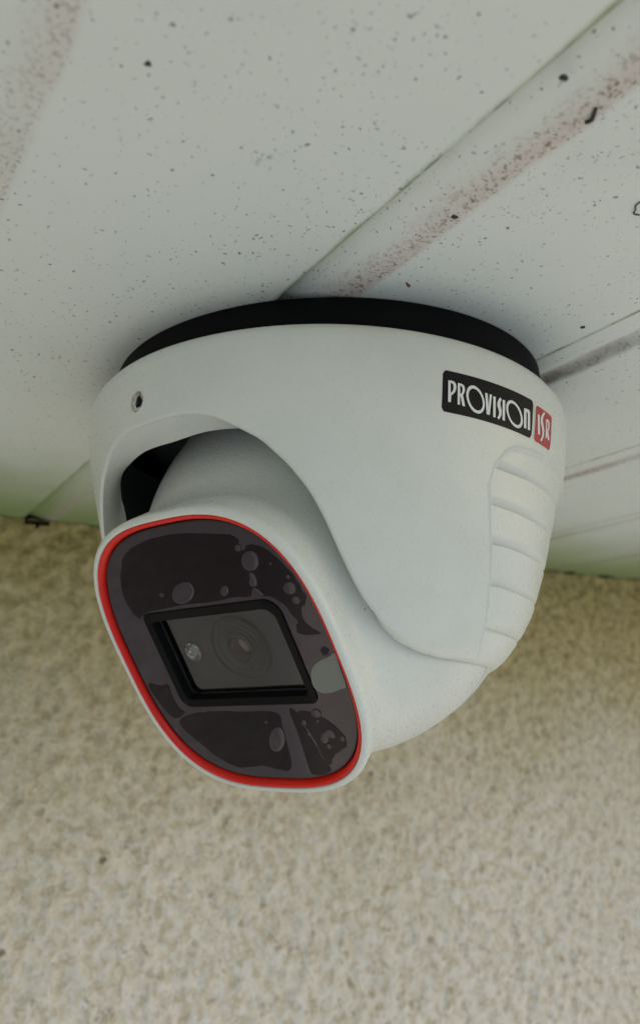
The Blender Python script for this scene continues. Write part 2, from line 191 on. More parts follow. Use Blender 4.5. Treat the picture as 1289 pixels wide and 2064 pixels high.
# clear window pane
m = NT('window_clear')
fr = m.n('ShaderNodeFresnel'); fr.inputs[0].default_value = 1.7
tr = m.n('ShaderNodeBsdfTransparent'); tr.inputs[0].default_value = (.8, .79, .8, 1)
gl = m.n('ShaderNodeBsdfGlossy'); gl.inputs['Roughness'].default_value = .07
mx = m.n('ShaderNodeMixShader'); m.put(mx.inputs[0], fr.outputs[0]); m.put(mx.inputs[1], tr.outputs[0]); m.put(mx.inputs[2], gl.outputs[0])
m.put(m.out.inputs[0], mx.outputs[0]); M['pane'] = m.m

# painted soffit board with mould specks, dirt in the grooves and algae by the wall
def mat_board():
    m = NT('soffit_paint')
    P = m.obj(); tt = m.attr('from_seam'); te = m.attr('to_seam'); sw = m.attr('to_wall')
    base = m.mix(m.maprange(m.noise(9, 4, .6), .3, .7), (.775, .80, .745), (.73, .76, .71))
    base = m.mix(m.maprange(m.noise(22, 4, .6), .5, .75, 0, .35), base, (.70, .66, .63))
    # algae towards the wall
    wob = m.math('ADD', sw, m.math('MULTIPLY', m.math('SUBTRACT', m.noise(25, 3), .5), 40))
    base = m.mix(m.maprange(wob, 130, 0, 0, .95), base, (.30, .37, .13))
    # pink-brown dirt band at the foot of each ramp
    val = m.attr('valley')
    wv = m.math('SUBTRACT', m.math('ADD', tt, m.math('MULTIPLY', m.math('SUBTRACT', m.noise(40, 3), .5), 3.0)), m.math('MULTIPLY', val, 1.8))
    bnd = m.math('MULTIPLY', m.maprange(wv, 4.5, 10.5), m.maprange(wv, 13.0, 11.0))
    patch = m.maprange(m.noise(19, 4, .6), .36, .60, .28, 1)
    base = m.mix(m.math('MULTIPLY', m.math('MULTIPLY', bnd, patch), m.maprange(val, 0, 1, .6, .95)), base, m.mix(val, (.60, .48, .43), (.26, .235, .20)))
    gr = m.maprange(m.noise(950, 4, .78), .51, .61)
    bn2 = m.math('MULTIPLY', m.maprange(wv, 4.5, 11.0), m.maprange(wv, 12.4, 11.3))
    base = m.mix(m.math('MULTIPLY', m.math('MULTIPLY', m.math('MULTIPLY', gr, patch), bn2), .8), base, (.17, .095, .05))
    # green line along the lip of each seam
    e2 = m.math('ADD', te, m.math('MULTIPLY', m.math('SUBTRACT', m.noise(120, 3), .5), 1.2))
    base = m.mix(m.math('MULTIPLY', m.maprange(e2, 1.5, .1), m.maprange(m.noise(45, 3), .3, .6, .3, .9)), base, (.25, .30, .13))
    base = m.mix(m.math('MULTIPLY', m.maprange(e2, .8, .1), m.maprange(m.noise(210, 3), .46, .60, 0, .7)), base, (.05, .06, .03))
    # specks
    warp = m.vmath('SCALE', m.noise(1300, 3, .65, color=True), (0, 0, 0)); warp.node.inputs['Scale'].default_value = .0016
    V = m.vmath('ADD', P, warp)
    dens = m.maprange(m.noise(21, 4, .68), .42, .60)
    def specks(scale, rmax, keep, colr, amt, base, V=V):
        v = m.voro(scale, V); s = m.n('ShaderNodeSeparateColor'); m.put(s.inputs[0], v.outputs['Color'])
        rad = m.math('MULTIPLY', m.math('MULTIPLY', s.outputs[1], s.outputs[1]), rmax)
        e = m.maprange(v.outputs['Distance'], rad, m.math('MULTIPLY', rad, .75))
        k = m.math('GREATER_THAN', m.math('ADD', s.outputs[0], m.math('MULTIPLY', dens, .42)), keep)
        k = m.math('MULTIPLY', m.math('MULTIPLY', e, k), m.maprange(s.outputs[2], 0, 1, .45, 1))
        return m.mix(m.math('MULTIPLY', k, amt), base, colr)
    base = specks(950, .34, .82, (.05, .047, .036), .8, base)
    base = specks(1600, .42, .80, (.06, .057, .045), .8, base)
    base = specks(420, .17, 1.08, (.035, .032, .024), .95, base)
    base = specks(140, .055, 1.1, (.06, .05, .035), .9, base)
    clus = m.math('MULTIPLY', m.maprange(m.noise(60, 3, .6), .66, .72), m.maprange(m.noise(1100, 3, .7), .5, .60))
    base = m.mix(m.math('MULTIPLY', clus, .65), base, (.16, .15, .10))
    bn = m.bump(m.noise(700, 3), .00008, 1.0, m.bump(m.noise(30, 2), .0006))
    return m.set(color=base, rough=.55, spec=.35, normal=bn)
M['soffit'] = mat_board()
m = NT('blocker_dark'); M['blocker'] = m.set(color=(.03, .03, .028), rough=.9)

def warp_of(m, scale, amt):
    w = m.vmath('SCALE', m.noise(scale, 3, .65, color=True), (0, 0, 0)); w.node.inputs['Scale'].default_value = amt; return w
def mat_wall():
    m = NT('roughcast')
    P = m.obj(); down = m.attr('below_soffit')
    a = m.noise(190, 5, .68); b = m.noise(420, 4, .66); cc = m.noise(11, 4, .6)
    c = m.mix(m.maprange(a, .36, .62), (.66, .55, .39), (.87, .785, .665))
    c = m.mix(m.maprange(b, .50, .62, 0, .6), c, (.89, .845, .80))
    wob = m.math('ADD', down, m.math('MULTIPLY', m.math('SUBTRACT', cc, .5), 110))
    c = m.mix(m.maprange(wob, 150, 0, 0, .90), c, m.mix(m.maprange(a, .36, .62), (.31, .235, .06), (.57, .445, .155)))
    c = m.mix(m.maprange(m.noise(6, 3), .45, .7, 0, .2), c, (.50, .47, .27))
    # brown grit and pits, small and uneven
    c = m.mix(m.maprange(m.noise(120, 4, .7), .57, .66, 0, .55), c, (.36, .27, .14))
    v = m.voro(150, m.vmath('ADD', P, warp_of(m, 400, .004))); s = m.n('ShaderNodeSeparateColor'); m.put(s.inputs[0], v.outputs['Color'])
    pit = m.math('MULTIPLY', m.maprange(v.outputs['Distance'], .36, .14), m.math('GREATER_THAN', s.outputs[0], .78))
    c = m.mix(m.math('MULTIPLY', pit, m.maprange(s.outputs[1], 0, 1, .15, .8)), c, (.16, .11, .045))
    return m.set(color=c, rough=.92, spec=.2, normal=m.bump(b, .001, 1.0, m.bump(a, .0026)))
M['wall'] = mat_wall()
m = NT('ground_paving')
g = m.noise(2.2, 5, .6); c = m.mix(m.maprange(g, .46, .60), (.31, .345, .31), (.36, .38, .385)); c = m.mix(m.noise(40, 4), c, (.36, .385, .38))
M['ground'] = m.set(color=c, rough=.9)
m = NT('moss'); M['moss'] = m.set(color=m.mix(m.noise(900, 3), (.02, .03, .008), (.06, .07, .02)), rough=.95)
m = NT('insect_brown'); M['seed'] = m.set(color=(.13, .055, .012), rough=.5)
m = NT('insect_dark'); M['dark'] = m.set(color=(.035, .03, .024), rough=.7)

# ------------------------------------------------------------------ ground
g = mesh_obj('ground', [(-40000, -40000, -2450), (40000, -40000, -2450), (40000, 40000, -2450), (-40000, 40000, -2450)], [(0, 1, 2, 3)], M['ground'], smooth=False)
tag(g, kind='structure')

# ------------------------------------------------------------------ roughcast wall (local x along the wall, y into it)
AZ = 2.16084                       # direction of the boards, towards the wall
WALL = 171.66
def value_noise(X, Z, cell, seed):
    r = np.random.default_rng(seed); G = r.random((512, 512))
    x = X/cell+100; z = Z/cell+100; i = np.floor(x).astype(int); k = np.floor(z).astype(int); u = x-i; v = z-k
    u = u*u*(3-2*u); v = v*v*(3-2*v); i %= 511; k %= 511
    return (G[i, k]*(1-u)+G[i+1, k]*u)*(1-v)+(G[i, k+1]*(1-u)+G[i+1, k+1]*u)*v-.5
wall_x = np.concatenate([np.arange(-3000, -420, 60.), np.arange(-420, 520, 1.4), np.arange(520, 3001, 60.)])
wall_z = np.concatenate([np.arange(-2450, -330, 60.), np.arange(-330, -.4, 1.4), [-.4]])
X, Z = np.meshgrid(wall_x, wall_z)
h = 1.8*value_noise(X, Z, 5.0, 1)+2.4*np.maximum(value_noise(X, Z, 2.9, 2), -.3)+1.2*value_noise(X, Z, 60, 3)
h = h*smooth01((Z-(-335))/10)      # fine relief only where the grid is fine enough
nz, nx = X.shape
V = np.stack([X, -h, Z], -1).reshape(-1, 3)
F = grid_faces(nz, nx)
F = [f for f in F if not (V[list(f), 0].mean() > -34.5 and V[list(f), 0].mean() < -25 and V[list(f), 2].mean() > -3.3+.25*abs(V[list(f), 0].mean()+30))]
bx = [(-3000, 140, -2450), (3000, 140, -2450), (3000, 140, -.4), (-3000, 140, -.4)]
n0 = len(V); V = np.concatenate([V, bx]); topr = [(nz-1)*nx+i for i in range(nx)]
F.append([n0+1, n0, n0+3, n0+2]); F.append(topr+[n0+2, n0+3])
F.append([n0, *[i*nx for i in range(nz)][::1], n0+3][::-1]); F.append([n0+1, *[i*nx+nx-1 for i in range(nz)], n0+2])
wall = mesh_obj('rendered_wall', V, F, M['wall'], smooth=True, angle=70)
at = wall.data.attributes.new('below_soffit', 'FLOAT', 'POINT'); at.data.foreach_set('value', (-V[:, 2]).astype(np.float32))
dr = Vector((math.cos(AZ), math.sin(AZ), 0))
wall.location = dr*WALL*MM; wall.rotation_euler = (0, 0, AZ-math.pi/2)
tag(wall, 'cream roughcast rendered wall, stained yellow-brown along its top', 'wall')

# ------------------------------------------------------------------ soffit: white boards with a recessed ramp at each seam
soffit = empty('soffit', (0, 0, 0), AZ)
tag(soffit, 'white painted board soffit with dirty seams and mould specks, above the camera', 'soffit')
seams = [-560, -485, -415, -350, -285, -222, -160, -97, -35, 29, 104, 184, 262, 340, 418, 496, 574, 652]
step = {-97: 2.2, -35: 3.2}
S0, S1 = -205, 190
svals = np.concatenate([np.linspace(S0, S1, 56)])
for i in range(len(seams)-1):
    t0, t1 = seams[i]+(.12 if seams[i] in step else .03), seams[i+1]-(.12 if seams[i+1] in step else .03)
    rd = .5 if seams[i+1] in step else .15
    d = step.get(seams[i], .2)
    sec = [(t0, d+1.2), (t0, d)]
    if seams[i] in step:
        for q in np.linspace(0, 1, 13)[1:]: sec.append((t0+11.2*q, d*(1-q)**1.7))
    else:                                       # hairline joint, then a shallow valley
        sec += [(t0+.1, .04), (t0+.4, .0), (t0+4.0, 0)]
        for q in np.linspace(0, 1, 13)[1:]: sec.append((t0+4+11*q, (1.6 if seams[i] == 29 else .8)*math.sin(math.pi*q**1.3)**2 if q < 1 else 0.0))
    for q in np.linspace(0, 1, 9)[1:-1]: sec.append((t0+15.2+(t1-rd-t0-15.2)*q, 0))
    for q in np.linspace(0, math.pi/2, 5): sec.append((t1-rd+rd*math.sin(q), rd-rd*math.cos(q)))
    sec.append((t1, 6.5)); sec.append((t0, 6.5))
    sec = np.array(sec); n = len(sec)
    VV = []
    bow = nrng.normal(0, .10)
    for s in svals:
        wob = .10*math.sin(s/47+i*1.7)+.06*math.sin(s/19+i)
        mid = np.sin(np.clip((sec[:, 0]-t0)/(t1-t0), 0, 1)*math.pi)
        VV.append(np.stack([np.full(n, s), -sec[:, 0], sec[:, 1]+(wob+.15*bow)*mid*(sec[:, 1] < 5)], 1))
    VV = np.concatenate(VV)
    FF = grid_faces(len(svals), n, wrap=True)
    FF.append(tuple(range(n))[::-1]); FF.append(tuple((len(svals)-1)*n+k for k in range(n)))
    b = mesh_obj('soffit_board', VV, FF, M['soffit'], soffit, smooth=True, angle=35)
    for nm, val in (('from_seam', -VV[:, 1]-t0), ('to_seam', t1+VV[:, 1]), ('to_wall', WALL-VV[:, 0]), ('valley', np.full(len(VV), 0.0 if seams[i] in step else 1.0 if seams[i] == 29 else .45))):
        a = b.data.attributes.new(nm, 'FLOAT', 'POINT'); a.data.foreach_set('value', val.astype(np.float32))
dk = [(x, y, z) for z in (8, 40) for (x, y) in ((-205, -3000), (330, -3000), (330, 3000), (-205, 3000))]
mesh_obj('added_sky_blocker', dk, [(0, 3, 2, 1), (4, 5, 6, 7), (0, 1, 5, 4), (1, 2, 6, 5), (2, 3, 7, 6), (3, 0, 4, 7)], M['blocker'], soffit, smooth=False)  # unseen box added above the boards to keep skylight out

# ------------------------------------------------------------------ the camera
turret = empty('security_camera')
tag(turret, 'white turret security camera with red-rimmed black face, fixed under the soffit', 'camera')

# black mounting ring pressed against the soffit
prof = [(44, -.05), (50.4, -.05), (50.9, -.2), (51.2, -.6), (51.35, -4), (51.5, -9), (51.6, -15), (44, -15)]
na = 180; az = np.arange(na)*360/na
VV = np.concatenate([polar(az, r, np.full(na, z)) for r, z in prof])
mesh_obj('mounting_ring', VV, grid_faces(len(prof), na, True), M['rubber'], turret, angle=40)

# housing: bowl of revolution with the eyeball's opening at OPEN degrees
OPEN = -36.7
PZ = np.array([-9.9, -10.15, -10.8, -11.8, -13.5, -17, -24, -33, -39, -46, -53, -55.7, -60.5, -64.7, -66.7, -69])
PR = np.array([52.4, 54.0, 55.1, 55.75, 56.0, 55.8, 54.85, 52.7, 51.2, 49.35, 47.0, 46.0, 43.3, 40.0, 37.6, 34.0])
_z = np.linspace(-69, -9.9, 1200); _r = np.interp(_z, PZ[::-1], PR[::-1])
ker = np.hanning(61); ker /= ker.sum(); _p = np.pad(_r, 30, mode='reflect', reflect_type='odd'); _rs = np.convolve(_p, ker, 'valid')
_rs = np.where(_z > -12.5, _r, np.where(_z > -15, _r+(_rs-_r)*(-12.5-_z)/2.5, _rs))
def r_out(z): return np.interp(z, _z, _rs)
LA = np.array([0, 8, 12, 15.7, 19.9, 24.8, 30.1, 34.4, 37.4, 40, 43.3, 46.4, 51.2, 57.3, 64.7, 72.6, 90, 180])
LZ = np.array([-25.2, -25.3, -25.9, -26.9, -29, -31.6, -36.1, -40.8, -45.4, -50, -55, -58.4, -61.8, -64.4, -66.1, -66.8, -67, -67])
_a = np.linspace(0, 180, 1801); _l = np.interp(_a, LA, LZ); k2 = np.hanning(45); k2 /= k2.sum()
_l = np.convolve(np.pad(_l, 22, mode='reflect'), k2, 'valid')
def z_low(da): return np.interp(da, _a, _l)
IA = np.array([0, 10, 14, 20, 27, 33, 37, 40, 42, 43.5, 45.5, 47, 49, 52, 57.3, 64.7, 72.6, 90, 180])
IZ = np.array([-27.4, -27.0, -27.1, -27.5, -27.7, -28.4, -29.7, -31.8, -35, -40, -49, -55, -59, -62.2, -64.5, -66.1, -66.8, -67, -67])
_i = np.interp(_a, IA, IZ); k3 = np.hanning(55); k3 /= k3.sum(); _i = np.convolve(np.pad(_i, 27, mode='reflect'), k3, 'valid')
def z_inn(da): return np.interp(da, _a, _i)
BALLC, RB = np.array([0, 0, -41.084]), 43.92
def r_ball(z): return np.sqrt(np.maximum(RB**2-(z-BALLC[2])**2, 1))
def r_in(z):
    r = np.minimum(np.sqrt(np.maximum(47.7**2-(z-BALLC[2])**2, 1)), r_out(z)-1.6)
    return np.maximum(r, r_ball(z)+.35)
# grip pads: outline as degrees away from the opening, by height
GZ = np.array([-70, -66.4, -62.5, -55.4, -49.2, -45.1, -36.7, -33.3, -30.2, -28.7, -28.0])
GA = np.array([90, 87.9, 83.1, 78.9, 77.2, 75.6, 73.3, 73.3, 73.3, 73.3, 73.3])
RIBS = [-33.0, -39.8, -46.6, -53.9, -61.4]
def grip(da, z):
    r = r_out(z)
    c = 112.0                                   # middle of the pad
    dd = np.abs(da-c)
    dl = ((c-np.interp(z, GZ, GA))-dd)*r*math.pi/180
    dm = c-dd
    ta = np.array([60, 73.3, 74.1, 76.7, 79.5, 84.8, 90.2, 95.1, 101, 112]); tz = np.array([-70, -36.7, -33.3, -30.2, -28.7, -28.1, -27.7, -27.45, -27.2, -27.0])
    sl_ = (np.interp(dm+.25, ta, tz)-np.interp(dm-.25, ta, tz))/(.5*math.pi/180*53)
    dt = (np.interp(dm, ta, tz)-z)/np.sqrt(1+sl_**2)
    dt = np.where(z < -36.7, 99., dt)
    dl = np.where(z > -36.7, 99., dl)
    d = np.minimum(dl, dt)
    step = .60*smooth01((d+.05)/.55)
    line = .22*np.exp(-((d+.15)/.28)**2)        # fine raised line round the pad
    groove = np.zeros_like(d)
    for zz in RIBS:
        q = z-zz
        groove = np.maximum(groove, np.where(q >= 0, np.clip(1-q/1.5, 0, 1)**1.4, np.clip(1+q/.22, 0, 1)))
    return -step*(1+.0*groove)+line-.9*groove*smooth01(d/1.4)
az = np.concatenate([np.arange(-180, -70, 1.), np.arange(-70, -2, .33), np.arange(-2, 34, .5), np.arange(34, 56, .16), np.arange(56, 110, .5), np.arange(110, 180, 1.)])
na = len(az)
da = np.abs((az-OPEN+180) % 360-180)
zl = z_low(da); dz = np.abs(np.gradient(zl, az))/(np.radians(1)*50); sl = np.sqrt(1+dz**2)
top_rows = np.array([-9.9, -10.0, -10.15, -10.4, -10.8, -11.3, -11.8, -12.6, -13.5])
rows = []
FIL = .6
for z in top_rows: rows.append(polar(az, r_out(z), np.full(na, z)))
endz = np.minimum(FIL*sl, (-13.5-zl)*.5)
nrow = 260
for k in range(1, nrow+1):
    z = -13.5+(zl+endz+13.5)*k/nrow
    rows.append(polar(az, r_out(z)+grip(da, z), z))
for k in range(1, 9):                            # rounded edge of the opening
    q = math.sin(k/8*math.pi/2); z = zl+endz*(1-q)
    rows.append(polar(az, r_out(z)+grip(da, z)-FIL*(1-math.cos(k/8*math.pi/2)), z))
rl = r_out(zl)+grip(da, zl)-FIL
zi = z_inn(da); ri = np.minimum(np.maximum(r_out(zi)-5.5, r_ball(zi)+.95), rl-.2)
for q in (.1, .25, .45, .65, .85, .94, 1.0):
    rows.append(polar(az, rl+(ri-rl)*q, zl+(zi-zl)*q))
rows.append(polar(az, ri-.1, zi+.25)); rows.append(polar(az, ri-.05, zi+.7))
VV = np.concatenate(rows); nr = len(rows)
FF = grid_faces(nr, na, True, flip=True)
# hole for the set screw
SA, SZ = -40.5, -20.3
sc = polar(np.array([SA]), r_out(SZ), np.array([SZ]))[0]
cen = VV[np.array(FF)].mean(1)
keep = np.linalg.norm(cen-sc, axis=1) > 2.05
FF = [f for f, k in zip(FF, keep) if k]
housing = mesh_obj('housing', T(VV), FF, M['shell'], turret, angle=32)
# dark lining behind the opening
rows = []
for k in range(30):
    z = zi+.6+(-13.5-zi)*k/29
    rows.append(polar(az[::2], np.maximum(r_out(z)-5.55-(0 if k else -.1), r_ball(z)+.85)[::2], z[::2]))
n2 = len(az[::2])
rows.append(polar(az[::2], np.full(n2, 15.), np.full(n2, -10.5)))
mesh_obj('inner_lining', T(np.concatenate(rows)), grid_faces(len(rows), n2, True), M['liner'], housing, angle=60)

# set screw
e_r = np.array([math.sin(math.radians(SA)), -math.cos(math.radians(SA)), 0.]); e_a = np.array([math.cos(math.radians(SA)), math.sin(math.radians(SA)), 0.]); e_z = np.array([0, 0, 1.])
def screw_ring(r, dep, n=48, six=0.0):
    q = np.arange(n)*2*math.pi/n
    hx = math.cos(math.pi/6)/np.cos((q % (math.pi/3))-math.pi/6)
    rr = 1.2*r*((1-six)+six*hx)
    x, y = np.cos(q)*rr, np.sin(q)*rr
    R = np.hypot(r_out(np.clip(SZ+y, -69, -9.9)), 0)
    base = sc+e_a*x[:, None]+e_z*y[:, None]
    bow = (np.sqrt(np.maximum(R**2-x**2, 1))-r_out(SZ))[:, None]*e_r
    return base+bow*(1 if dep > -.5 else .0)+e_r*dep
rg = [screw_ring(2.15, -.02), screw_ring(2.12, .06), screw_ring(1.95, .07), screw_ring(1.78, -.05), screw_ring(1.72, -.5)]
mesh_obj('screw_seat', T(np.concatenate(rg)), grid_faces(len(rg), 48, True, flip=True), M['shell'], housing)
rg = [screw_ring(1.74, -.9), screw_ring(1.70, -.25), screw_ring(1.5, -.12), screw_ring(1.08, -.35, six=1), screw_ring(1.0, -.5, six=1), screw_ring(1.0, -3.0, six=1), screw_ring(.05, -3.0)]
mesh_obj('set_screw', T(np.concatenate(rg)), grid_faces(len(rg), 48, True, flip=True), M['steel'], housing, angle=30)

# printed badges and lettering on the shell
def badge(name, a0, a1, zt, zb_, mat, lift, skew=0.0):
    n = 60; a = np.linspace(a0, a1, n); w = (a-a0)*55*math.pi/180; W = w[-1]; rc = .75
    cut = np.where(w < rc, rc-np.sqrt(np.maximum(rc**2-(rc-w)**2, 0)), np.where(w > W-rc, rc-np.sqrt(np.maximum(rc**2-(rc-(W-w))**2, 0)), 0))
    rows = []
    for q in np.linspace(0, 1, 10):
        z = (zt-cut)+((zb_+cut)-(zt-cut))*q-skew*w/W
        rows.append(polar(a, r_out(z)+lift, z))
    return mesh_obj(name, T(np.concatenate(rows)), grid_faces(10, n, flip=True), mat, turret)
def letter(contours, mat, parent, lift):
    cs = [np.array(c) for c in contours]
    flat = [[Vector((p[0], p[1], 0)) for p in c] for c in cs]
    tri = tessellate_polygon(flat); P = np.concatenate(cs)
    mesh_obj('letter', T(polar(P[:, 0], r_out(P[:, 1])+lift, P[:, 1])), [t for t in tri], mat, parent, smooth=False)
edge = badge('badge_border', 48.55, 56.95, -18.1, -25.9, M['pwhite'], .05)
bb = badge('name_badge', 23.0, 47.7, -17.95, -25.65, M['pblack'], .07)
rb_ = badge('name_badge', 48.8, 56.7, -18.35, -25.65, M['pred'], .09)
edge.parent = rb_
tag(bb, 'black badge with white lettering'); tag(rb_, 'red badge with white lettering')
for c in BLACK_LETTERS.values(): letter(c, M['pwhite'], bb, .13)
for c in RED_LETTERS.values(): letter(c, M['pwhite'], rb_, .15)

# eyeball with its squared front collar, in face coordinates (U right, V up, N out)
PAN, TILT = 0.61365, 0.66115
Nh = np.array([-math.sin(PAN), -math.cos(PAN), 0]); FN = math.cos(TILT)*Nh-math.sin(TILT)*e_z
FU = np.array([math.cos(PAN), -math.sin(PAN), 0]); FV = math.cos(TILT)*e_z+math.sin(TILT)*Nh
RF = 42.665
def fpt(u, v, off):
    u, v = np.asarray(u, float), np.asarray(v, float)
    return BALLC+np.multiply.outer(u, FU)+np.multiply.outer(v, FV)+np.multiply.outer(np.broadcast_to(RF+np.asarray(off, float), u.shape), FN)
NP = 240; psi = np.arange(NP)*2*math.pi/NP
def squircle(a, b, n=2.9):
    c, s = np.cos(psi), np.sin(psi)
    r = (np.abs(c/a)**n+np.abs(s/b)**n)**(-1/n)
    return r
def ring_pts(r, off, du=0.0, dv=0.0): return fpt(du+r*np.cos(psi), dv+r*np.sin(psi), off)
A0, B0 = 26.95, 29.45
rows = [ring_pts(squircle(A0, B0), -2.5), ring_pts(squircle(A0, B0), -.25), ring_pts(squircle(A0+.12, B0+.12), -.05), ring_pts(squircle(A0+.45, B0+.45), .04), ring_pts(squircle(A0+.85, B0+.85), -.1), ring_pts(squircle(A0+1.15, B0+1.15), -.45), ring_pts(squircle(A0+1.28, B0+1.28), -1.0)]
RC = squircle(A0+1.3, B0+1.3)
KF = 8.0-5.0*np.maximum(0, np.cos(psi-math.radians(110)))
for s in np.concatenate([np.linspace(RF-1.6, 16, 70), np.linspace(15, 9.2, 10), [8.6, 8.3, 8.0, 7.7, 7.4, 6.9], np.linspace(6, -38, 40), [-40, -42, -43.3, -43.9]]):
    rb = RB-1.0+(.25 if s < 7.7 else 0)-(.45 if 7.6 < s < 8.2 else 0)
    rs = math.sqrt(max(rb**2-s**2, .01)) if abs(s) < rb else .1
    if s > 12:
        k = KF; rc = RC*(1-.004*(RF-1.6-s)); hh = np.clip(.5+.5*(rs-rc)/k, 0, 1); r = rc*(1-hh)+rs*hh+k*hh*(1-hh)
    else:
        r = np.full(NP, rs)
        if s > 7:
            k = KF; rc = RC*.9; hh = np.clip(.5+.5*(rs-rc)/k, 0, 1); r = rc*(1-hh)+rs*hh+k*hh*(1-hh)
    fd = float(smooth01((37-s)/9)); rows.append(ring_pts(r, s-RF, .4*fd, -1.05*fd))
eyeball = mesh_obj('eyeball', T(np.concatenate(rows)), grid_faces(len(rows), NP, True, flip=False), M['ball'], turret, angle=40)

# red trim round the face
rows = [ring_pts(squircle(A0-.04, B0-.04), o) for o in (-1.9, -.35)]
for d, o in ((.12, -.2), (.4, -.22), (.65, -.45), (.8, -.8), (.92, -1.3), (.95, -1.9)):
    rows.append(ring_pts(squircle(A0-d, B0-d*1.3), o))
mesh_obj('red_trim', T(np.concatenate(rows)), grid_faces(len(rows), NP, True, flip=True), M['red'], turret, angle=50)
# front glass
GO = -1.25
fr_ = [squircle(25.6, 27.3)*q for q in (1.0, .997, .99)]
def hole_pts(off):
    r = squircle(16.6, 10.3, 12); return fpt(.5+r*np.cos(psi), r*np.sin(psi), off)
rows = [ring_pts(squircle(25.92, 28.1), GO-1.2), ring_pts(squircle(25.92, 28.1), GO-.12), ring_pts(squircle(25.78, 27.95), GO), hole_pts(GO), hole_pts(GO-1)]
glass = mesh_obj('front_glass', T(np.concatenate(rows)), grid_faces(len(rows), NP, True, flip=True), M['glass'], turret, angle=30)
rows = [ring_pts(squircle(25.6, 27.75), GO+.005), ring_pts(squircle(25.55, 27.7), GO+.04), hole_pts(GO+.04)]
film = mesh_obj('protective_film', T(np.concatenate(rows)), grid_faces(len(rows), NP, True, flip=True), M['lifted'], turret, angle=30)
def flat_patch(name, poly, off, mat, parent, n=4, thick=.02):
    p = catmull(poly, n) if n > 1 else np.array(poly)
    if name == 'stuck_and_reflection_patch': p = p+.09*np.stack([np.sin(p[:, 1]*3.1+p[:, 0]*1.3)+.6*np.sin(p[:, 1]*7.3-p[:, 0]*5), np.sin(p[:, 0]*2.7+p[:, 1]*1.1)+.6*np.sin(p[:, 0]*6.9+p[:, 1]*4)], 1)
    if sum(p[i-1][0]*p[i][1]-p[i][0]*p[i-1][1] for i in range(len(p))) < 0: p = p[::-1]
    k = len(p); V0 = fpt(p[:, 0], p[:, 1], off); V1 = fpt(p[:, 0], p[:, 1], off-thick)
    tri = tessellate_polygon([[Vector((a, b, 0)) for a, b in p]])
    F = []
    for t in tri:
        a, b, c = (p[i] for i in t); ar = (b[0]-a[0])*(c[1]-a[1])-(c[0]-a[0])*(b[1]-a[1])
        F.append(t if ar > 0 else t[::-1])
    F += [(k+i, k+(i+1) % k, (i+1) % k, i) for i in range(k)]
    return mesh_obj(name, T(np.concatenate([V0, V1])), F, mat, parent, smooth=False)
for i, p in enumerate(ADHERED_AND_REFLECTIONS): flat_patch('stuck_and_reflection_patch', p, GO+.07+.006*i, M['stuck_and_reflection'], film, 3)  # the last two are dark reflections on the face, built as film patches
def dome_patch(name, poly, off, mat, parent, hgt):
    p = catmull(poly, 3) if len(poly) < 20 else np.array(poly)
    if sum(p[i-1][0]*p[i][1]-p[i][0]*p[i-1][1] for i in range(len(p))) < 0: p = p[::-1]
    c = p.mean(0); rows = []
    for q, h in ((1.0, 0), (.96, .45), (.85, .75), (.6, .95), (.3, 1.0), (.01, 1.0)):
        w = c+(p-c)*q; rows.append(fpt(w[:, 0], w[:, 1], off+h*hgt))
    return mesh_obj(name, T(np.concatenate(rows)), grid_faces(len(rows), len(p), True), mat, parent, smooth=True)
for p in BUBBLES:
    ext = np.ptp(np.array(p), axis=0).min()
    dome_patch('air_bubble', p, GO+.11, M['lifted'], film, min(.12, .05*ext))
flat_patch('stuck_and_reflection_patch', DARKDOT, GO+.10, M['stuck_and_reflection'], film, 1)
flat_patch('pull_tab', TAB, GO+.16, M['tab'], film, 4, .08)

# recessed window in the glass
def rrect(x0, x1, y0, y1, r, n=10):
    p = []
    for (cx, cy, a0, rr) in ((x1-r[1], y1-r[1], 0, r[1]), (x0+r[0], y1-r[0], 90, r[0]), (x0+r[3], y0+r[3], 180, r[3]), (x1-r[2], y0+r[2], 270, r[2])):
        for k in range(n+1): a = math.radians(a0+90*k/n); p.append((cx+rr*math.cos(a), cy+rr*math.sin(a)))
    return np.array(p)
def lp(o, off): return fpt(o[:, 0], o[:, 1], off)
o1 = rrect(-16.9, 18.0, -10.9, 10.9, (1.6, 3.6, 1.7, 2.6)); o2 = rrect(-16.75, 17.85, -10.75, 10.75, (1.5, 3.5, 1.6, 2.5))
i1 = rrect(-15.3, 16.1, -9.3, 8.9, (.9, 2.6, .9, 1.6)); i2 = rrect(-15.2, 16.0, -9.2, 8.8, (.8, 2.5, .8, 1.5))
nn = len(o1)
rows = [lp(o1, GO-.1), lp(o1, GO+.22), lp(o2, GO+.3), lp(i1*.99+.01*o2, GO+.02), lp(i1, GO-.05), lp(i2, GO-.2), lp(i2, GO-4.9)]
frame = mesh_obj('window_frame', T(np.concatenate(rows)), grid_faces(len(rows), nn, True, flip=False), M['black'], turret, angle=35)
PO = GO-1.8
flat_patch('window_pane', i2*.998, PO, M['pane'], frame, 1, .6)
flat_patch('lens_board', i2*1.0, PO-1.9, M['board'], frame, 1, .5)
def disc_rings(name, cu, cv, prof, mat, parent, n=72, angle=35):
    q = np.arange(n)*2*math.pi/n
    rows = [fpt(cu+r*np.cos(q), cv+r*np.sin(q), o) for r, o in prof]
    return mesh_obj(name, T(np.concatenate(rows)), grid_faces(len(rows), n, True), mat, parent, angle=angle)
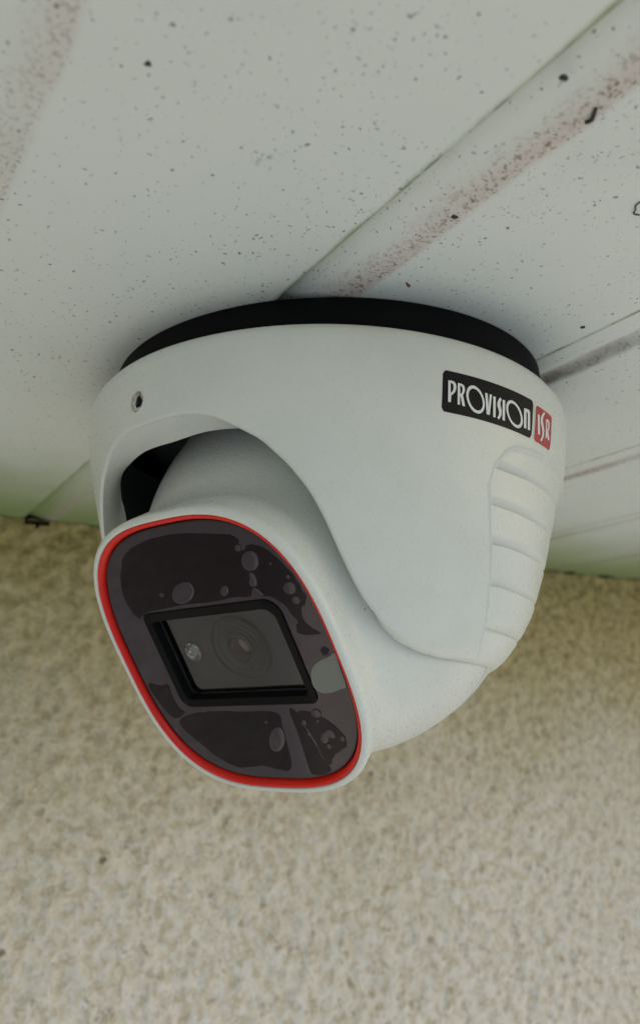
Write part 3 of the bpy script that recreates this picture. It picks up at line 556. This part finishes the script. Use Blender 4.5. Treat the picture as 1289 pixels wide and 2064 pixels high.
lens = disc_rings('lens_barrel', 1.4, -.3, [(7.0, PO-1.9), (6.95, PO-1.1), (6.75, PO-.95), (6.35, PO-.95), (6.2, PO-1.3), (5.9, PO-1.35), (5.85, PO-1.15), (4.9, PO-1.25), (4.85, PO-1.45), (4.6, PO-1.45), (4.55, PO-1.3), (3.4, PO-1.5), (3.35, PO-1.25), (2.9, PO-1.2), (2.5, PO-1.45), (2.3, PO-1.85)], M['barrel'], turret)
q = np.linspace(0, 1, 9)[1:]
disc_rings('lens_glass', 1.6, -.3, [(2.27*math.cos(t*math.pi/2)+.001, PO-1.8+.75*math.sin(t*math.pi/2)) for t in np.linspace(0, 1, 9)], M['lens'], lens)
lamp = disc_rings('infrared_lamp', -10.9, -.05, [(2.15, PO-1.9), (2.1, PO-.9), (1.8, PO-.75), (1.6, PO-.9), (.9, PO-1.6), (.05, PO-1.65)], M['lamp'], turret, 40)
disc_rings('lamp_dome', -10.9, -.05, [(.95*math.cos(t*math.pi/2)+.001, PO-1.6+.7*math.sin(t*math.pi/2)) for t in np.linspace(0, 1, 7)], M['pwhite'], lamp, 24)

# ------------------------------------------------------------------ small bits stuck on the soffit (s along the boards, t across, mm)
def soffit_pt(s, t, z=0.0):
    return Vector((math.cos(AZ)*s+math.sin(AZ)*t, math.sin(AZ)*s-math.cos(AZ)*t, z))
def blob(name, s, t, size, mat, label, cat, seed, rot=0.0):
    bm = bmesh.new(); bmesh.ops.create_icosphere(bm, subdivisions=3, radius=1)
    r = random.Random(seed); ph = [r.uniform(0, 6.3) for _ in range(6)]
    for v in bm.verts:
        c = v.co; f = 1+.18*math.sin(3*c.x+ph[0])+.15*math.sin(4*c.y+ph[1])+.10*math.sin(7*c.z+5*c.x+ph[2])
        v.co = Vector((c.x*size[0], c.y*size[1], c.z*size[2]))*f*MM
    me = bpy.data.meshes.new(name); bm.to_mesh(me); bm.free(); me.materials.append(mat)
    me.polygons.foreach_set('use_smooth', [True]*len(me.polygons))
    o = link(bpy.data.objects.new(name, me)); o.location = soffit_pt(s, t)*MM; o.rotation_euler = (0, 0, AZ+rot)
    return tag(o, label, cat)
def wire(name, pts, rad, mat, label, cat):
    P = catmull_open([soffit_pt(*p) for p in pts])
    V = []; n = 8
    for i, p in enumerate(P):
        d = (P[min(i+1, len(P)-1)]-P[max(i-1, 0)]).normalized(); a = d.orthogonal().normalized(); b = d.cross(a)
        rr = rad*(1 if 0 < i < len(P)-1 else .3)
        V += [tuple(p+a*rr*math.cos(k*2*math.pi/n)+b*rr*math.sin(k*2*math.pi/n)) for k in range(n)]
    F = grid_faces(len(P), n, True)+[tuple(range(n))[::-1], tuple(range((len(P)-1)*n, len(P)*n))]
    return tag(mesh_obj(name, V, F, mat), label, cat)
def catmull_open(p, n=6):
    o = []
    for i in range(len(p)-1):
        a, b, c, d = p[max(i-1, 0)], p[i], p[i+1], p[min(i+2, len(p)-1)]
        for k in range(n):
            t = k/n; o.append(.5*(2*b+(c-a)*t+(2*a-5*b+4*c-d)*t*t+(3*b-a-3*c+d)*t**3))
    return o+[p[-1]]
blob('fly_speck', -103.8, -32.2, (.55, .5, .22), M['dark'], 'round dark speck on the soffit between the green seam and the pink band', 'speck', 1)
blob('fly_speck', -78.8, -76.3, (.42, .40, .18), M['dark'], 'lone round dark speck at the upper left of the soffit', 'speck', 2)
blob('seed_husk', -54.0, -17.5, (.38, .75, .3), M['seed'], 'small brown seed husk on the soffit just above the black ring', 'seed', 3, .5)
blob('fly_speck', -59.2, 24.4, (.6, .5, .3), M['dark'], 'black speck on the soffit to the right of the black ring', 'speck', 4)
blob('fly_speck', -74.5, -24.3, (.45, .55, .25), M['dark'], 'dark speck halfway along the pink dirt band', 'speck', 5)
wire('insect_remains', [(-100.0, -23.9, -.25), (-100.8, -23.5, -.3), (-101.6, -24.0, -.3), (-102.6, -24.8, -.25)], .27, M['dark'], 'curled dead insect on the pink dirt band at the upper right', 'insect')
wire('curled_hair', [(-92.9, -2.4, -.15), (-91.9, -2.3, -.3), (-91.2, -1.4, -.3), (-90.4, -.8, -.3), (-90.6, .6, -.15)], .12, M['dark'], 'curled dark hair on the soffit at the right edge of the photo', 'hair')
blob('moss_clump', 169.5, 285, (2.2, 4.0, 1.6), M['moss'], 'small dark moss clump at the wall top, nearer the camera housing', 'moss', 6)
blob('moss_clump', 169.5, 318, (2.2, 7.0, 1.4), M['moss'], 'longer dark moss clump at the wall top near the right edge', 'moss', 7)
